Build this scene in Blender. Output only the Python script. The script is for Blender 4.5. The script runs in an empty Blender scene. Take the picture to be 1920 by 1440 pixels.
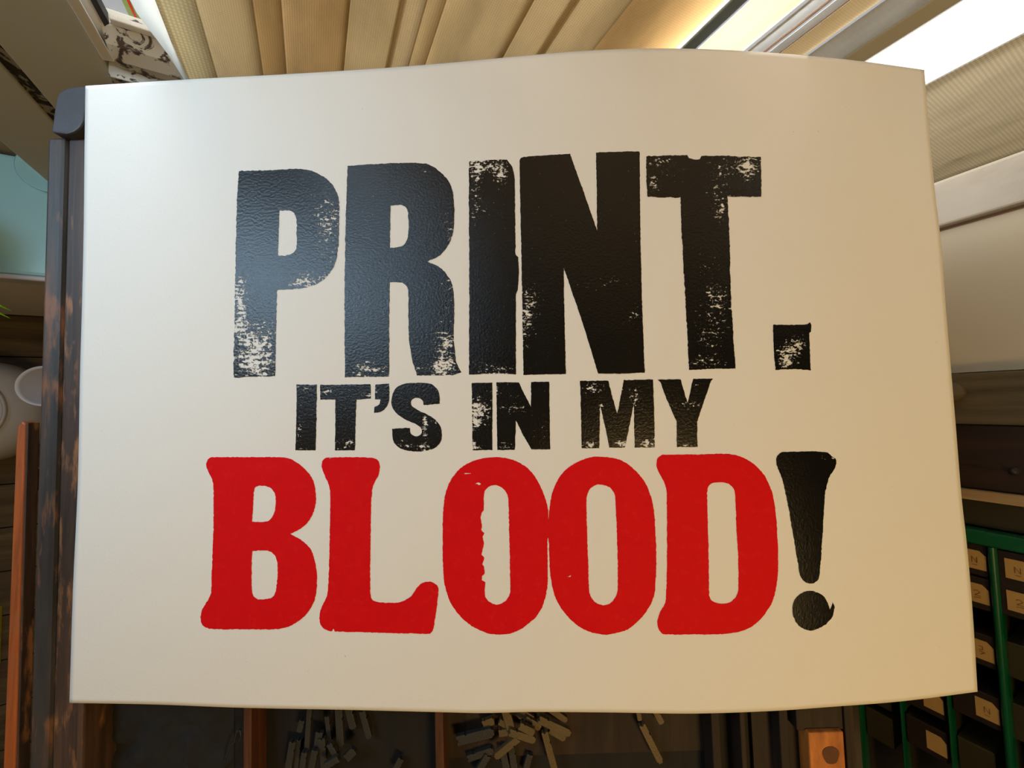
import bpy, bmesh, math, random
import numpy as np
from mathutils import Vector, Matrix, noise
from mathutils.geometry import delaunay_2d_cdt

random.seed(11)
W, H, F = 1920, 1440, 720.0
CAM_Z = 1.45
COL = bpy.context.scene.collection

# ------------------------------------------------------------------ camera frame
Zc = Vector((375, 45, 720)).normalized()               # world up seen by the lens
Yc = Vector((-442, 15203, -720)); Yc = (Yc - Yc.dot(Zc) * Zc).normalized()
Xc = Yc.cross(Zc)
M3 = Matrix((Xc, Yc, Zc))                               # lens axes -> room axes
ORG = Vector((0, 0, CAM_Z))
TH = math.atan2(375, 720)
CX = Vector((math.cos(TH), 0, math.sin(TH)))            # slope of the type case
CY = Vector((0, 1, 0))
CN = CX.cross(CY)                                       # normal of the type case
CN.normalize()

def ray(px, py):
    return M3 @ Vector(((px - 960) / F, (720 - py) / F, -1.0))
def hit_y(px, py, y):
    r = ray(px, py); return ORG + r * (y / r.y)
def hit_x(px, py, x):
    r = ray(px, py); return ORG + r * (x / r.x)
def hit_z(px, py, z):
    r = ray(px, py); return ORG + r * ((z - CAM_Z) / r.z)
def case_uv(px, py, h):
    r = ray(px, py); p = r * (-h / r.dot(CN)); return p.dot(CX), p.dot(CY)
def case_pt(u, v, h):
    return ORG + CX * u + CY * v - CN * h

# ------------------------------------------------------------------ materials
def srgb(*c):
    return tuple(((x / 255) / 12.92 if x / 255 <= .04045 else ((x / 255 + .055) / 1.055) ** 2.4) for x in c) + (1,)
class NT:
    def __init__(s, name):
        s.m = bpy.data.materials.new(name); s.m.use_nodes = True
        s.n = s.m.node_tree.nodes; s.l = s.m.node_tree.links
        s.b = s.n['Principled BSDF']; s.out = s.n['Material Output']
        s.tc = s.n.new('ShaderNodeTexCoord')
    def node(s, t, **kw):
        x = s.n.new(t)
        for k, v in kw.items():
            if k in x.inputs: x.inputs[k].default_value = v
            else: setattr(x, k, v)
        return x
    def link(s, a, b): s.l.new(a, b)
    def coords(s, scale=(1, 1, 1), src='Object', rot=(0, 0, 0)):
        mp = s.node('ShaderNodeMapping'); mp.inputs['Scale'].default_value = scale; mp.inputs['Rotation'].default_value = rot
        s.link(s.tc.outputs[src], mp.inputs[0]); return mp.outputs[0]
    def noise(s, scale, detail=4, vec=None, rough=.6, dist=0):
        x = s.node('ShaderNodeTexNoise'); x.inputs['Scale'].default_value = scale
        x.inputs['Detail'].default_value = detail; x.inputs['Roughness'].default_value = rough; x.inputs['Distortion'].default_value = dist
        s.link(vec if vec is not None else s.tc.outputs['Object'], x.inputs['Vector']); return x.outputs['Fac']
    def ramp(s, fac, stops):
        x = s.node('ShaderNodeValToRGB'); e = x.color_ramp.elements
        e[0].position, e[0].color = stops[0]; e[1].position, e[1].color = stops[-1]
        for p, c in stops[1:-1]:
            q = e.new(p); q.color = c
        s.link(fac, x.inputs[0]); return x.outputs[0]
    def mix(s, fac, a, b, mode='MIX'):
        x = s.node('ShaderNodeMix', data_type='RGBA', blend_type=mode)
        for sock, v in ((x.inputs[0], fac), (x.inputs[6], a), (x.inputs[7], b)):
            if hasattr(v, 'links') or hasattr(v, 'is_linked'): s.link(v, sock)
            else: sock.default_value = v
        return x.outputs[2]
    def math(s, op, a, b=0.0, clamp=False):
        x = s.node('ShaderNodeMath', operation=op); x.use_clamp = clamp
        for sock, v in ((x.inputs[0], a), (x.inputs[1], b)):
            if hasattr(v, 'is_linked'): s.link(v, sock)
            else: sock.default_value = v
        return x.outputs[0]
    def bump(s, h, strength=.3, dist=.001):
        x = s.node('ShaderNodeBump'); x.inputs['Strength'].default_value = strength; x.inputs['Distance'].default_value = dist
        s.link(h, x.inputs['Height']); s.link(x.outputs[0], s.b.inputs['Normal']); return x.outputs[0]
    def set(s, color=None, rough=None, metal=None, spec=None):
        if color is not None:
            if hasattr(color, 'is_linked'): s.link(color, s.b.inputs['Base Color'])
            else: s.b.inputs['Base Color'].default_value = color
        if rough is not None:
            if hasattr(rough, 'is_linked'): s.link(rough, s.b.inputs['Roughness'])
            else: s.b.inputs['Roughness'].default_value = rough
        if metal is not None: s.b.inputs['Metallic'].default_value = metal
        if spec is not None: s.b.inputs['Specular IOR Level'].default_value = spec
        return s.m

def paint(name, c, rough=.5, var=.12, scale=14, bump=.15):
    t = NT(name); n = t.noise(scale, 5)
    d = tuple(x * (1 - var) for x in c[:3]) + (1,)
    t.bump(t.noise(scale * 12, 3), bump, .0006)
    return t.set(t.mix(n, c, d), rough)
def wood(name, c0, c1, c2, axis=1, scale=1.0, rough=.6, scuff=None):
    t = NT(name); sc = [70 * scale] * 3; sc[axis] = 5 * scale
    v = t.coords(tuple(sc)); n = t.noise(1, 7, v, .65, .4)
    c = t.ramp(n, [(.3, c0), (.5, c1), (.72, c2)])
    if scuff:
        sc2 = [110 * scale] * 3; sc2[axis] = 22 * scale
        n2 = t.noise(1, 5, t.coords(tuple(sc2)), .6)
        n3 = t.noise(9, 3)
        c = t.mix(t.ramp(t.math('MULTIPLY', n2, n3), [(.285, (0, 0, 0, 1)), (.36, (.9, .9, .9, 1))]), c, scuff)
    t.bump(n, .5, .001)
    return t.set(c, rough)
def peeling(name, base, under, amount=.5, scale=38):
    t = NT(name)
    n = t.noise(scale, 8, None, .68, .8); m = t.ramp(n, [(amount, (0, 0, 0, 1)), (amount + .035, (1, 1, 1, 1))])
    n2 = t.noise(9, 4); cc = t.mix(n2, base, tuple(x * .72 for x in base[:3]) + (1,))
    t.bump(m, 1.0, .0015)
    return t.set(t.mix(m, cc, under), .65)
def fabric(name, c, c2, trans=.5, pitch=.0017, contrast=.35, rowk=1.0):
    """ribbed woven blind cloth, lets daylight through"""
    t = NT(name); v = t.tc.outputs['Object']
    sx = t.node('ShaderNodeSeparateXYZ'); t.link(v, sx.inputs[0])
    k = 2 * math.pi / pitch
    a = t.math('SINE', t.math('MULTIPLY', sx.outputs[0], k)); b = t.math('SINE', t.math('MULTIPLY', sx.outputs[2], k * rowk))
    w = t.math('MULTIPLY', t.math('MULTIPLY', t.math('ADD', a, 1.0), .5), t.math('MULTIPLY', t.math('ADD', b, 1.3), .45))
    big = t.noise(5, 3)
    col = t.mix(big, c, c2); dark = t.mix(1.0, col, (1 - contrast, 1 - contrast * 1.05, 1 - contrast * 1.2, 1), 'MULTIPLY')
    col = t.mix(w, dark, col)
    sm = t.noise(11, 4, t.coords((1.6, 1, .5)), .6)
    col = t.mix(t.ramp(sm, [(.45, (0, 0, 0, 1)), (.75, (.55, .55, .55, 1))]), col, tuple(x * .55 for x in c2[:3]) + (1,))
    st = t.noise(26, 5, t.coords((1, 1, .35)), .7)
    col = t.mix(t.ramp(st, [(.66, (0, 0, 0, 1)), (.8, (.5, .5, .5, 1))]), col, srgb(120, 96, 62))
    t.set(col, .85, spec=.15); t.bump(w, .5, .0006)
    tr = t.node('ShaderNodeBsdfTranslucent'); t.link(col, tr.inputs[0])
    ms = t.node('ShaderNodeMixShader'); ms.inputs[0].default_value = trans
    t.link(t.b.outputs[0], ms.inputs[1]); t.link(tr.outputs[0], ms.inputs[2]); t.link(ms.outputs[0], t.out.inputs[0])
    return t.m

MAT = {}
# the sheet
t = NT('paper'); g = t.noise(1500, 3); g2 = t.noise(420, 2); sp = t.noise(240, 2)
c = t.mix(t.ramp(sp, [(.775, (0, 0, 0, 1)), (.80, (1, 1, 1, 1))]), (.86, .845, .80, 1), (.64, .58, .50, 1))
t.bump(t.math('ADD', g, g2), .22, .0004); MAT['paper'] = t.set(c, .72, spec=.25)

def ink(name, c, c2, rough, bump, pale=None, spec=.5):
    t = NT(name)
    at = t.node('ShaderNodeAttribute', attribute_name='wear')
    uv = t.coords((1, 1, 1), 'UV')
    mp = t.node('ShaderNodeMapping'); mp.inputs['Scale'].default_value = (1.0, 1.35, 1); t.link(uv, mp.inputs[0])
    n = t.noise(13, 7, mp.outputs[0], .68, .5)
    mp2 = t.node('ShaderNodeMapping'); mp2.inputs['Scale'].default_value = (.35, 2.2, 1); t.link(uv, mp2.inputs[0])
    n2 = t.noise(9, 4, mp2.outputs[0], .6)
    big = t.noise(2.6, 3, uv, .5)
    s = t.math('ADD', t.math('MULTIPLY', n, .68), t.math('MULTIPLY', n2, .32))
    s = t.math('ADD', s, t.math('MULTIPLY', t.math('SUBTRACT', big, .5), .16))
    thr = t.math('SUBTRACT', .708, t.math('MULTIPLY', at.outputs['Fac'], .215))
    m = t.math('MULTIPLY', t.math('SUBTRACT', s, thr), 55.0, True)
    n3 = t.noise(26, 5, mp.outputs[0], .62)
    m3 = t.math('MULTIPLY', t.math('SUBTRACT', n3, t.math('SUBTRACT', .735, t.math('MULTIPLY', at.outputs['Fac'], .16))), 40.0, True)
    m = t.math('MAXIMUM', m, m3)
    fine = t.noise(22, 6, uv, .6)
    col = t.mix(t.noise(3, 5, uv), c, c2)
    if pale is not None:
        col = t.mix(t.ramp(t.noise(6, 6, uv, .7), [(.52, (0, 0, 0, 1)), (.75, (1, 1, 1, 1))]), col, pale)
    t.set(col, rough, spec=spec)
    t.bump(fine, bump, .0012)
    tp = t.node('ShaderNodeBsdfTransparent'); ms = t.node('ShaderNodeMixShader')
    t.link(m, ms.inputs[0]); t.link(t.b.outputs[0], ms.inputs[1]); t.link(tp.outputs[0], ms.inputs[2]); t.link(ms.outputs[0], t.out.inputs[0])
    return t.m
MAT['black_ink'] = ink('black_ink', (.003, .003, .003, 1), (.006, .006, .006, 1), .22, .30, spec=.45)
MAT['red_ink'] = ink('red_ink', (.78, .004, .007, 1), (.66, .003, .006, 1), .7, .1, (.80, .012, .014, 1), spec=.12)

MAT['rail'] = wood('dark_rail_wood', srgb(34, 28, 26), srgb(66, 50, 42), srgb(104, 76, 60), 1, 1.0, .55, srgb(150, 104, 66))
MAT['rail_black'] = wood('blackened_rail_wood', srgb(34, 34, 36), srgb(58, 56, 56), srgb(92, 70, 58), 1, 1.0, .5, srgb(128, 86, 60))
MAT['cap'] = paint('dark_cap_paint', srgb(70, 70, 76), .45, .35, 40, .3)
MAT['divider'] = wood('divider_wood', srgb(52, 28, 16), srgb(88, 50, 28), srgb(118, 72, 42), 1, 1.4, .6)
MAT['case_floor'] = wood('shaded_case_floor', srgb(7, 6, 5), srgb(15, 12, 9), srgb(27, 22, 16), 1, .6, .8)  # black wood, darkened further for the shade under the sheet
MAT['case_brown'] = wood('brown_case_board', srgb(24, 15, 8), srgb(41, 27, 14), srgb(62, 43, 24), 1, .8, .75)
MAT['orange'] = wood('orange_stained_wood', srgb(120, 60, 26), srgb(176, 92, 42), srgb(206, 124, 62), 1, .8, .5, srgb(150, 92, 56))
t = NT('orange_block_wood')
v = t.tc.outputs['Object']; n = t.noise(90, 6, t.coords((1, .3, 1))); c = t.ramp(n, [(.3, srgb(150, 82, 28)), (.7, srgb(214, 132, 58))])
t.bump(n, .3, .001); MAT['block'] = t.set(c, .6)
MAT['knot'] = paint('knot_wood', srgb(104, 58, 24), .6, .4, 200, .4)
MAT['metal_type'] = paint('grey_type_metal', srgb(60, 59, 54), .5, .5, 60, .5)
MAT['brass_type'] = paint('tan_type_metal', srgb(112, 92, 58), .5, .5, 60, .5)
MAT['rag'] = paint('dark_cloth', srgb(34, 33, 32), .9, .5, 60, .5)
MAT['tan_wall'] = paint('olive_tan_paint', srgb(204, 202, 186), .6, .12, 9, .2)
MAT['wall'] = paint('cream_wall_paint', srgb(206, 196, 176), .7, .06, 5, .1)
MAT['dark_room'] = paint('brown_room_paint', srgb(112, 98, 80), .8, .1, 5, .1)
MAT['white_frame'] = paint('grey_white_gloss', srgb(232, 229, 224), .4, .15, 22, .3)
MAT['peel'] = peeling('peeling_white_paint', srgb(196, 190, 176), srgb(72, 52, 40), .54, 42)
MAT['crack'] = peeling('cracked_seam', srgb(156, 150, 132), srgb(42, 28, 18), .47, 60)
MAT['dark_putty'] = paint('dark_putty', srgb(50, 48, 48), .6, .4, 80, .5)
t = NT('window_glass')
gl = t.node('ShaderNodeBsdfGlossy'); gl.inputs['Roughness'].default_value = .03; tp = t.node('ShaderNodeBsdfTransparent')
fr = t.node('ShaderNodeLayerWeight', Blend=.25); ms = t.node('ShaderNodeMixShader')
t.link(t.math('ADD', t.math('MULTIPLY', t.math('POWER', fr.outputs['Facing'], 4.0), .5), .04), ms.inputs[0]); t.link(tp.outputs[0], ms.inputs[1]); t.link(gl.outputs[0], ms.inputs[2]); t.link(ms.outputs[0], t.out.inputs[0]); MAT['glass'] = t.m
MAT['slate'] = paint('slate_paint', srgb(140, 152, 162), .5, .35, 30, .2)
MAT['green_card'] = paint('olive_green_board', srgb(170, 200, 120), .6, .2, 12, .1)
MAT['red_line'] = paint('red_line', srgb(240, 40, 30), .5, .05)
MAT['navy'] = paint('navy_edge', srgb(86, 94, 124), .5, .2)
MAT['cloth_pale'] = fabric('pale_cream_cloth', srgb(246, 238, 214), srgb(240, 230, 204), .6, .0034, .25)
MAT['cloth'] = fabric('tan_blind_cloth', srgb(244, 232, 208), srgb(238, 224, 196), .5, .0021, .2)
MAT['cloth_dark'] = fabric('brown_tan_blind_cloth', srgb(236, 218, 186), srgb(228, 206, 170), .5, .0021, .2)
MAT['cloth_tan'] = fabric('dense_tan_cloth', srgb(246, 238, 222), srgb(240, 230, 210), .34, .0021, .2)
MAT['cloth_grey'] = fabric('beige_ribbed_cloth', srgb(240, 234, 220), srgb(234, 226, 208), .5, .0036, .3)
MAT['white_cloth'] = fabric('white_cloth', srgb(232, 226, 216), srgb(226, 216, 202), .35, .0012, .06)
MAT['white_sheet'] = fabric('white_translucent_sheet', srgb(250, 249, 246), srgb(246, 245, 240), .8, .0012, .05)
MAT['grey_sheet'] = fabric('grey_white_sheet', srgb(232, 234, 234), srgb(224, 226, 227), .30, .0012, .05)
MAT['taupe'] = paint('taupe_paint', srgb(236, 238, 240), .6, .12, 20)
MAT['mullion'] = paint('blue_grey_mullion', srgb(142, 168, 204), .9, .3, 60)
MAT['mullion'].node_tree.nodes['Principled BSDF'].inputs['Specular IOR Level'].default_value = .05
MAT['brown_seam'] = paint('brown_seam', srgb(128, 92, 66), .7, .2)
MAT['grey_board'] = wood('grey_brown_board', srgb(72, 62, 46), srgb(96, 84, 62), srgb(118, 102, 76), 2, .5, .7)
MAT['dark_board'] = wood('very_dark_board', srgb(30, 16, 10), srgb(44, 26, 16), srgb(60, 36, 22), 2, .5, .55)
MAT['wood_edge'] = wood('pale_wood_edge', srgb(150, 122, 84), srgb(178, 148, 106), srgb(196, 168, 126), 2, .8, .6)
MAT['green_steel'] = paint('green_enamel', srgb(12, 98, 60), .3, .25, 25, .1)
MAT['dark_tray'] = paint('dark_tray', srgb(46, 34, 26), .5, .4, 50, .2)
MAT['drawer_inner'] = paint('olive_dark_metal', srgb(64, 58, 36), .45, .4, 40, .2)
MAT['card'] = paint('manila_card', srgb(206, 164, 98), .7, .18, 60, .1)
MAT['pencil'] = paint('pencil_mark', srgb(140, 100, 56), .8, .1)
MAT['teal'] = paint('teal_gloss', srgb(176, 232, 244), .25, .14, 6, .05)
MAT['white_plastic'] = paint('white_plastic', srgb(206, 206, 214), .35, .05, 10, .02)
MAT['floor'] = wood('old_floorboards', srgb(70, 60, 48), srgb(98, 86, 70), srgb(126, 112, 92), 0, .5, .75)
MAT['leaf'] = paint('leaf_green', srgb(132, 196, 40), .4, .25, 40, .2)
MAT['terracotta'] = paint('terracotta', srgb(166, 92, 60), .8, .2)
MAT['yellow'] = paint('yellow_card', srgb(216, 204, 52), .5, .1)
MAT['stand'] = wood('stand_wood', srgb(40, 28, 20), srgb(66, 46, 32), srgb(90, 64, 44), 2, .5, .6)

# ------------------------------------------------------------------ builders
def tag(o, label=None, cat=None, group=None, kind=None):
    if label: o['label'] = label
    if cat: o['category'] = cat
    if group: o['group'] = group
    if kind: o['kind'] = kind
    return o
def empty(name, loc=(0, 0, 0), **kw):
    o = bpy.data.objects.new(name, None); COL.objects.link(o); o.location = loc
    o.empty_display_size = .02
    return tag(o, **kw)
def mesh(name, verts, faces, mat, parent=None, smooth=False):
    me = bpy.data.meshes.new(name); me.from_pydata([tuple(v) for v in verts], [], faces); me.update()
    bm = bmesh.new(); bm.from_mesh(me); bmesh.ops.recalc_face_normals(bm, faces=bm.faces); bm.to_mesh(me); bm.free()
    me.materials.append(MAT[mat])
    if smooth:
        for p in me.polygons: p.use_smooth = True
    o = bpy.data.objects.new(name, me); COL.objects.link(o)
    if parent is not None:
        o.parent = parent
        o.matrix_parent_inverse = Matrix.Translation(-parent.location)
    return o
BOXF = [(0, 1, 2, 3), (7, 6, 5, 4), (0, 4, 5, 1), (1, 5, 6, 2), (2, 6, 7, 3), (3, 7, 4, 0)]
def bevel(o, w=.001, seg=2):
    b = o.modifiers.new('bevel', 'BEVEL'); b.width = w; b.segments = seg; b.limit_method = 'ANGLE'; return o
def box(name, lo, hi, mat, parent=None, bev=.001, origin=None):
    x0, y0, z0 = lo; x1, y1, z1 = hi
    v = [(x0, y0, z0), (x1, y0, z0), (x1, y1, z0), (x0, y1, z0), (x0, y0, z1), (x1, y0, z1), (x1, y1, z1), (x0, y1, z1)]
    o = mesh(name, v, BOXF, mat, parent)
    if bev: bevel(o, bev)
    return o
def boxes(name, items, mat, parent=None, bev=.0):
    V, Fc = [], []
    for (x0, y0, z0), (x1, y1, z1) in items:
        k = len(V); V += [(x0, y0, z0), (x1, y0, z0), (x1, y1, z0), (x0, y1, z0), (x0, y0, z1), (x1, y0, z1), (x1, y1, z1), (x0, y1, z1)]
        Fc += [tuple(i + k for i in f) for f in BOXF]
    o = mesh(name, V, Fc, mat, parent)
    if bev: bevel(o, bev)
    return o
def cbox(name, u0, v0, u1, v1, h0, h1, mat, parent=None, bev=.001):
    """box in the sloping frame of the type case; h is the distance below the lens' parallel plane"""
    v = [case_pt(a, b, h1) for a, b in ((u0, v0), (u1, v0), (u1, v1), (u0, v1))] + [case_pt(a, b, h0) for a, b in ((u0, v0), (u1, v0), (u1, v1), (u0, v1))]
    o = mesh(name, v, BOXF, mat, parent)
    if bev: bevel(o, bev)
    return o
def prism(name, pts, fn0, fn1, mat, parent=None, bev=0, smooth=False):
    n = len(pts); v = [fn0(*p) for p in pts] + [fn1(*p) for p in pts]
    f = [tuple(range(n)), tuple(range(2 * n - 1, n - 1, -1))] + [(i, (i + 1) % n, n + (i + 1) % n, n + i) for i in range(n)]
    o = mesh(name, v, f, mat, parent)
    if bev: bevel(o, bev)
    return o
def lathe(name, prof, centre, mat, parent=None, axis=None, seg=48):
    ax = (axis or Vector((0, 0, 1))).normalized(); q = Vector((0, 0, 1)).rotation_difference(ax)
    V, Fc = [], []
    for r, z in prof:
        for k in range(seg):
            a = 2 * math.pi * k / seg; V.append(Vector(centre) + q @ Vector((r * math.cos(a), r * math.sin(a), z)))
    for i in range(len(prof) - 1):
        for k in range(seg):
            Fc.append((i * seg + k, i * seg + (k + 1) % seg, (i + 1) * seg + (k + 1) % seg, (i + 1) * seg + k))
    return mesh(name, V, Fc, mat, parent, True)

def tube(name, pts, r, mat, parent=None, seg=8):
    P = [Vector(p) for p in pts]; V, Fc = [], []
    for i, p in enumerate(P):
        d = (P[min(i + 1, len(P) - 1)] - P[max(i - 1, 0)]).normalized(); a = d.orthogonal().normalized(); b = d.cross(a)
        V += [p + a * r * math.cos(k / seg * 6.2832) + b * r * math.sin(k / seg * 6.2832) for k in range(seg)]
    for i in range(len(P) - 1):
        for k in range(seg): Fc.append((i * seg + k, i * seg + (k + 1) % seg, (i + 1) * seg + (k + 1) % seg, (i + 1) * seg + k))
    return mesh(name, V, Fc, mat, parent, True)

# ------------------------------------------------------------------ the sheet of paper
HK = [(60, .3300), (145, .3268), (350, .3225), (700, .3150), (1000, .3075), (1225, .3048), (1450, .3080), (1600, .3140), (1783, .3245), (1880, .331)]
def spl(x, K):
    if x <= K[0][0]: return K[0][1]
    if x >= K[-1][0]: return K[-1][1]
    for i in range(len(K) - 1):
        if K[i][0] <= x <= K[i + 1][0]: break
    x0, y0 = K[i]; x1, y1 = K[i + 1]
    m = lambda j: ((K[min(j + 1, len(K) - 1)][1] - K[max(j - 1, 0)][1]) / (K[min(j + 1, len(K) - 1)][0] - K[max(j - 1, 0)][0]))
    t = (x - x0) / (x1 - x0); d = x1 - x0
    return (2 * t**3 - 3 * t**2 + 1) * y0 + (t**3 - 2 * t**2 + t) * d * m(i) + (-2 * t**3 + 3 * t**2) * y1 + (t**3 - t**2) * d * m(i + 1)
def sheet_h(px, py):
    h = spl(px, HK)
    # pinched dent running down from the top edge, and the lifted top right corner
    dx = px - (350 + (py - 148) * .10); fall = math.exp(-max(py - 140, 0) / 95.0)
    h += .0042 * fall * math.exp(-abs(dx) / 30.0)
    h -= .0022 * math.exp(-((dx - 85) / 60) ** 2) * fall
    h += .0016 * math.exp(-((px - 1690) / 55) ** 2) * math.exp(-max(py - 120, 0) / 420.0)
    h += .0009 * math.sin(px / 210 + .6) * math.sin(py / 260 + 1.0)
    return h
def sheet_pt(px, py, lift=0.0):
    r = ray(px, py); return ORG + r * (-(sheet_h(px, py) - lift) / r.dot(CN))
TOP = [(160, 161), (350, 149), (520, 140), (700, 129), (850, 117), (1000, 103), (1100, 95), (1200, 91), (1320, 92), (1450, 99), (1600, 113), (1733, 131)]
BOT = [(130, 1318), (290, 1321), (450, 1327), (650, 1331), (850, 1336), (900, 1337), (1000, 1335), (1150, 1336), (1300, 1338), (1450, 1333), (1550, 1326), (1690, 1315), (1833, 1297)]
LEF = [(161, 160), (300, 157), (470, 157), (700, 153), (900, 147), (1100, 134.5), (1200, 131.5), (1318, 130)]
RIG = [(131, 1733), (240, 1742), (349, 1752), (461, 1765), (564, 1772.5), (678, 1782), (797, 1792), (932, 1803), (1022, 1813), (1137, 1823), (1297, 1833)]
LEF = [(161, 160), (318, 158), (420, 157), (560, 154), (700, 150), (900, 146), (1100, 137), (1318, 130)]
NU, NV = 200, 150
V, Fc = [], []
for j in range(NV + 1):
    s = j / NV
    for i in range(NU + 1):
        r_ = i / NU
        tx = 160 + (1733 - 160) * r_; bx = 130 + (1833 - 130) * r_
        ty, by = spl(tx, TOP), spl(bx, BOT)
        ly = 161 + (1318 - 161) * s; ry = 131 + (1297 - 131) * s
        lx, rx = spl(ly, LEF), spl(ry, RIG)
        x = (1 - s) * tx + s * bx + (1 - r_) * lx + r_ * rx - ((1 - r_) * (1 - s) * 160 + r_ * (1 - s) * 1733 + (1 - r_) * s * 130 + r_ * s * 1833)
        y = (1 - s) * ty + s * by + (1 - r_) * ly + r_ * ry - ((1 - r_) * (1 - s) * 161 + r_ * (1 - s) * 131 + (1 - r_) * s * 1318 + r_ * s * 1297)
        V.append(sheet_pt(x, y))
for j in range(NV):
    for i in range(NU):
        a = j * (NU + 1) + i; Fc.append((a, a + 1, a + NU + 2, a + NU + 1))
poster = empty('poster', sheet_pt(960, 720), label='large cream letterpress poster reading PRINT. IT\'S IN MY BLOOD! lying on the open type case', cat='poster')
sheet = mesh('sheet', V, Fc, 'paper', poster, True)
if sheet.data.polygons[0].normal.dot(CN) < 0:
    sheet.data.flip_normals()
sd = sheet.modifiers.new('thickness', 'SOLIDIFY'); sd.thickness = .0004; sd.offset = -1

# ------------------------------------------------------------------ printed letters
def path(pts):
    """closed outline; points are (x, y) smooth or (x, y, 1) corner"""
    n = len(pts); out = []
    for i in range(n):
        p0, p1, p2, p3 = pts[i - 1], pts[i], pts[(i + 1) % n], pts[(i + 2) % n]
        L = math.hypot(p2[0] - p1[0], p2[1] - p1[1])
        def tan(a, b, c, corner, out_):
            if corner: dx, dy = (c[0] - b[0], c[1] - b[1]) if out_ else (b[0] - a[0], b[1] - a[1])
            else:
                la = math.hypot(b[0] - a[0], b[1] - a[1]) or 1; lb = math.hypot(c[0] - b[0], c[1] - b[1]) or 1
                p_, q_ = la ** 1.6, lb ** 1.6; dx = (b[0] - a[0]) / la * p_ + (c[0] - b[0]) / lb * q_; dy = (b[1] - a[1]) / la * p_ + (c[1] - b[1]) / lb * q_
            l = math.hypot(dx, dy) or 1; return dx / l * L, dy / l * L
        c1, c2 = len(p1) > 2, len(p2) > 2
        t1 = tan(p0, p1, p2, c1, True); t2 = tan(p1, p2, p3, c2, False)
        m = max(1, int(L / 6))
        for k in range(m):
            t = k / m
            a, b, c, d = 2 * t**3 - 3 * t**2 + 1, t**3 - 2 * t**2 + t, -2 * t**3 + 3 * t**2, t**3 - t**2
            out.append((a * p1[0] + b * t1[0] + c * p2[0] + d * t2[0], a * p1[1] + b * t1[1] + c * p2[1] + d * t2[1]))
    return out
def rough(pl, amp, seed):
    """ragged printed edge"""
    n = len(pl); res = []
    for i, (x, y) in enumerate(pl):
        ax, ay = pl[i - 1]; bx, by = pl[(i + 1) % n]; dx, dy = bx - ax, by - ay; l = math.hypot(dx, dy) or 1
        k = amp * (noise.noise(Vector((x * .22, y * .22, seed))) + .6 * noise.noise(Vector((x * .06, y * .06, seed + 5))))
        res.append((x + dy / l * k, y - dx / l * k))
    return res
def letter(crop, loops, mat, wear, label, amp=.9, seed=0, base=.0):
    ox, oy, sc = crop
    L = []
    for lp in loops:
        pl = [(ox + x / sc, oy + y / sc) for x, y in path(lp)]
        L.append(rough(pl, amp, seed))
    pts, edges, segs = [], [], []
    for pl in L:
        k = len(pts); n = len(pl); pts += pl; edges += [(k + i, k + (i + 1) % n) for i in range(n)]
        segs += [(pl[i], pl[(i + 1) % n]) for i in range(n)]
    S = np.array(segs)
    def inside(P):
        x, y = P[:, 0:1], P[:, 1:2]; x1, y1, x2, y2 = S[None, :, 0, 0], S[None, :, 0, 1], S[None, :, 1, 0], S[None, :, 1, 1]
        cond = (y1 > y) != (y2 > y)
        with np.errstate(divide='ignore', invalid='ignore'):
            xi = (x2 - x1) * (y - y1) / (y2 - y1) + x1
        return (np.sum(cond & (x < xi), axis=1) % 2) == 1
    A = np.array(pts); g = 7.0
    gx, gy = np.meshgrid(np.arange(A[:, 0].min(), A[:, 0].max(), g), np.arange(A[:, 1].min(), A[:, 1].max(), g))
    G = np.stack([gx.ravel(), gy.ravel()], 1) + .013
    G = G[inside(G)]
    allp = [Vector(p) for p in pts] + [Vector((float(a), float(b))) for a, b in G]
    vo, eo, fo, *_ = delaunay_2d_cdt(allp, edges, [], 0, 1e-5)
    C = np.array([[sum(vo[i].x for i in f) / 3, sum(vo[i].y for i in f) / 3] for f in fo])
    ok = inside(C); fs = [f for f, k in zip(fo, ok) if k]
    me = bpy.data.meshes.new('letter')
    me.from_pydata([tuple(sheet_pt(v.x, v.y, .00022)) for v in vo], [], [tuple(f) for f in fs]); me.update()
    if me.polygons and me.polygons[0].normal.dot(CN) < 0: me.flip_normals()
    for p in me.polygons: p.use_smooth = True
    at = me.attributes.new('wear', 'FLOAT', 'POINT')
    for i, v in enumerate(vo):
        w = base
        for cx, cy, rx, ry, s in wear:
            w += s * math.exp(-((v.x - cx) / rx) ** 2 - ((v.y - cy) / ry) ** 2)
        at.data[i].value = min(w, 1.15)
    uv = me.uv_layers.new(name='UVMap')
    for lp in me.loops:
        v = vo[lp.vertex_index]; uv.data[lp.index].uv = (v.x / 100, v.y / 100)
    me.materials.append(MAT[mat]); o = bpy.data.objects.new('letter', me); COL.objects.link(o)
    o.parent = poster; o.matrix_parent_inverse = Matrix.Translation(-poster.location)
    o['label'] = label
    return o
A_, B_, C_, D_, E_, G_ = (420, 280, 3.273), (860, 270, 2.8235), (540, 700, 2.370), (360, 840, 3.84), (810, 840, 3.893), (1200, 830, 3.79)
letter(A_, [[(90, 133, 1), (300, 127), (480, 121), (580, 150), (660, 210), (703, 300), (707, 420), (703, 560), (688, 680), (640, 770), (560, 828), (460, 855), (325, 862, 1), (320, 1100), (314, 1392, 1), (58, 1400, 1), (62, 1150), (72, 640), (80, 300)],
            [(340, 366, 1), (352, 374), (400, 374), (432, 395), (446, 440), (444, 595), (425, 635), (380, 652), (331, 652, 1), (336, 500)]],
       'black_ink', [(478, 672, 44, 58, 1.0), (450, 560, 16, 50, .8), (618, 420, 34, 80, .62), (575, 528, 40, 22, .75), (470, 610, 60, 22, .35)], 'black letter P, glossy, worn at its foot', 1.3, 1, .25)
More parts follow.
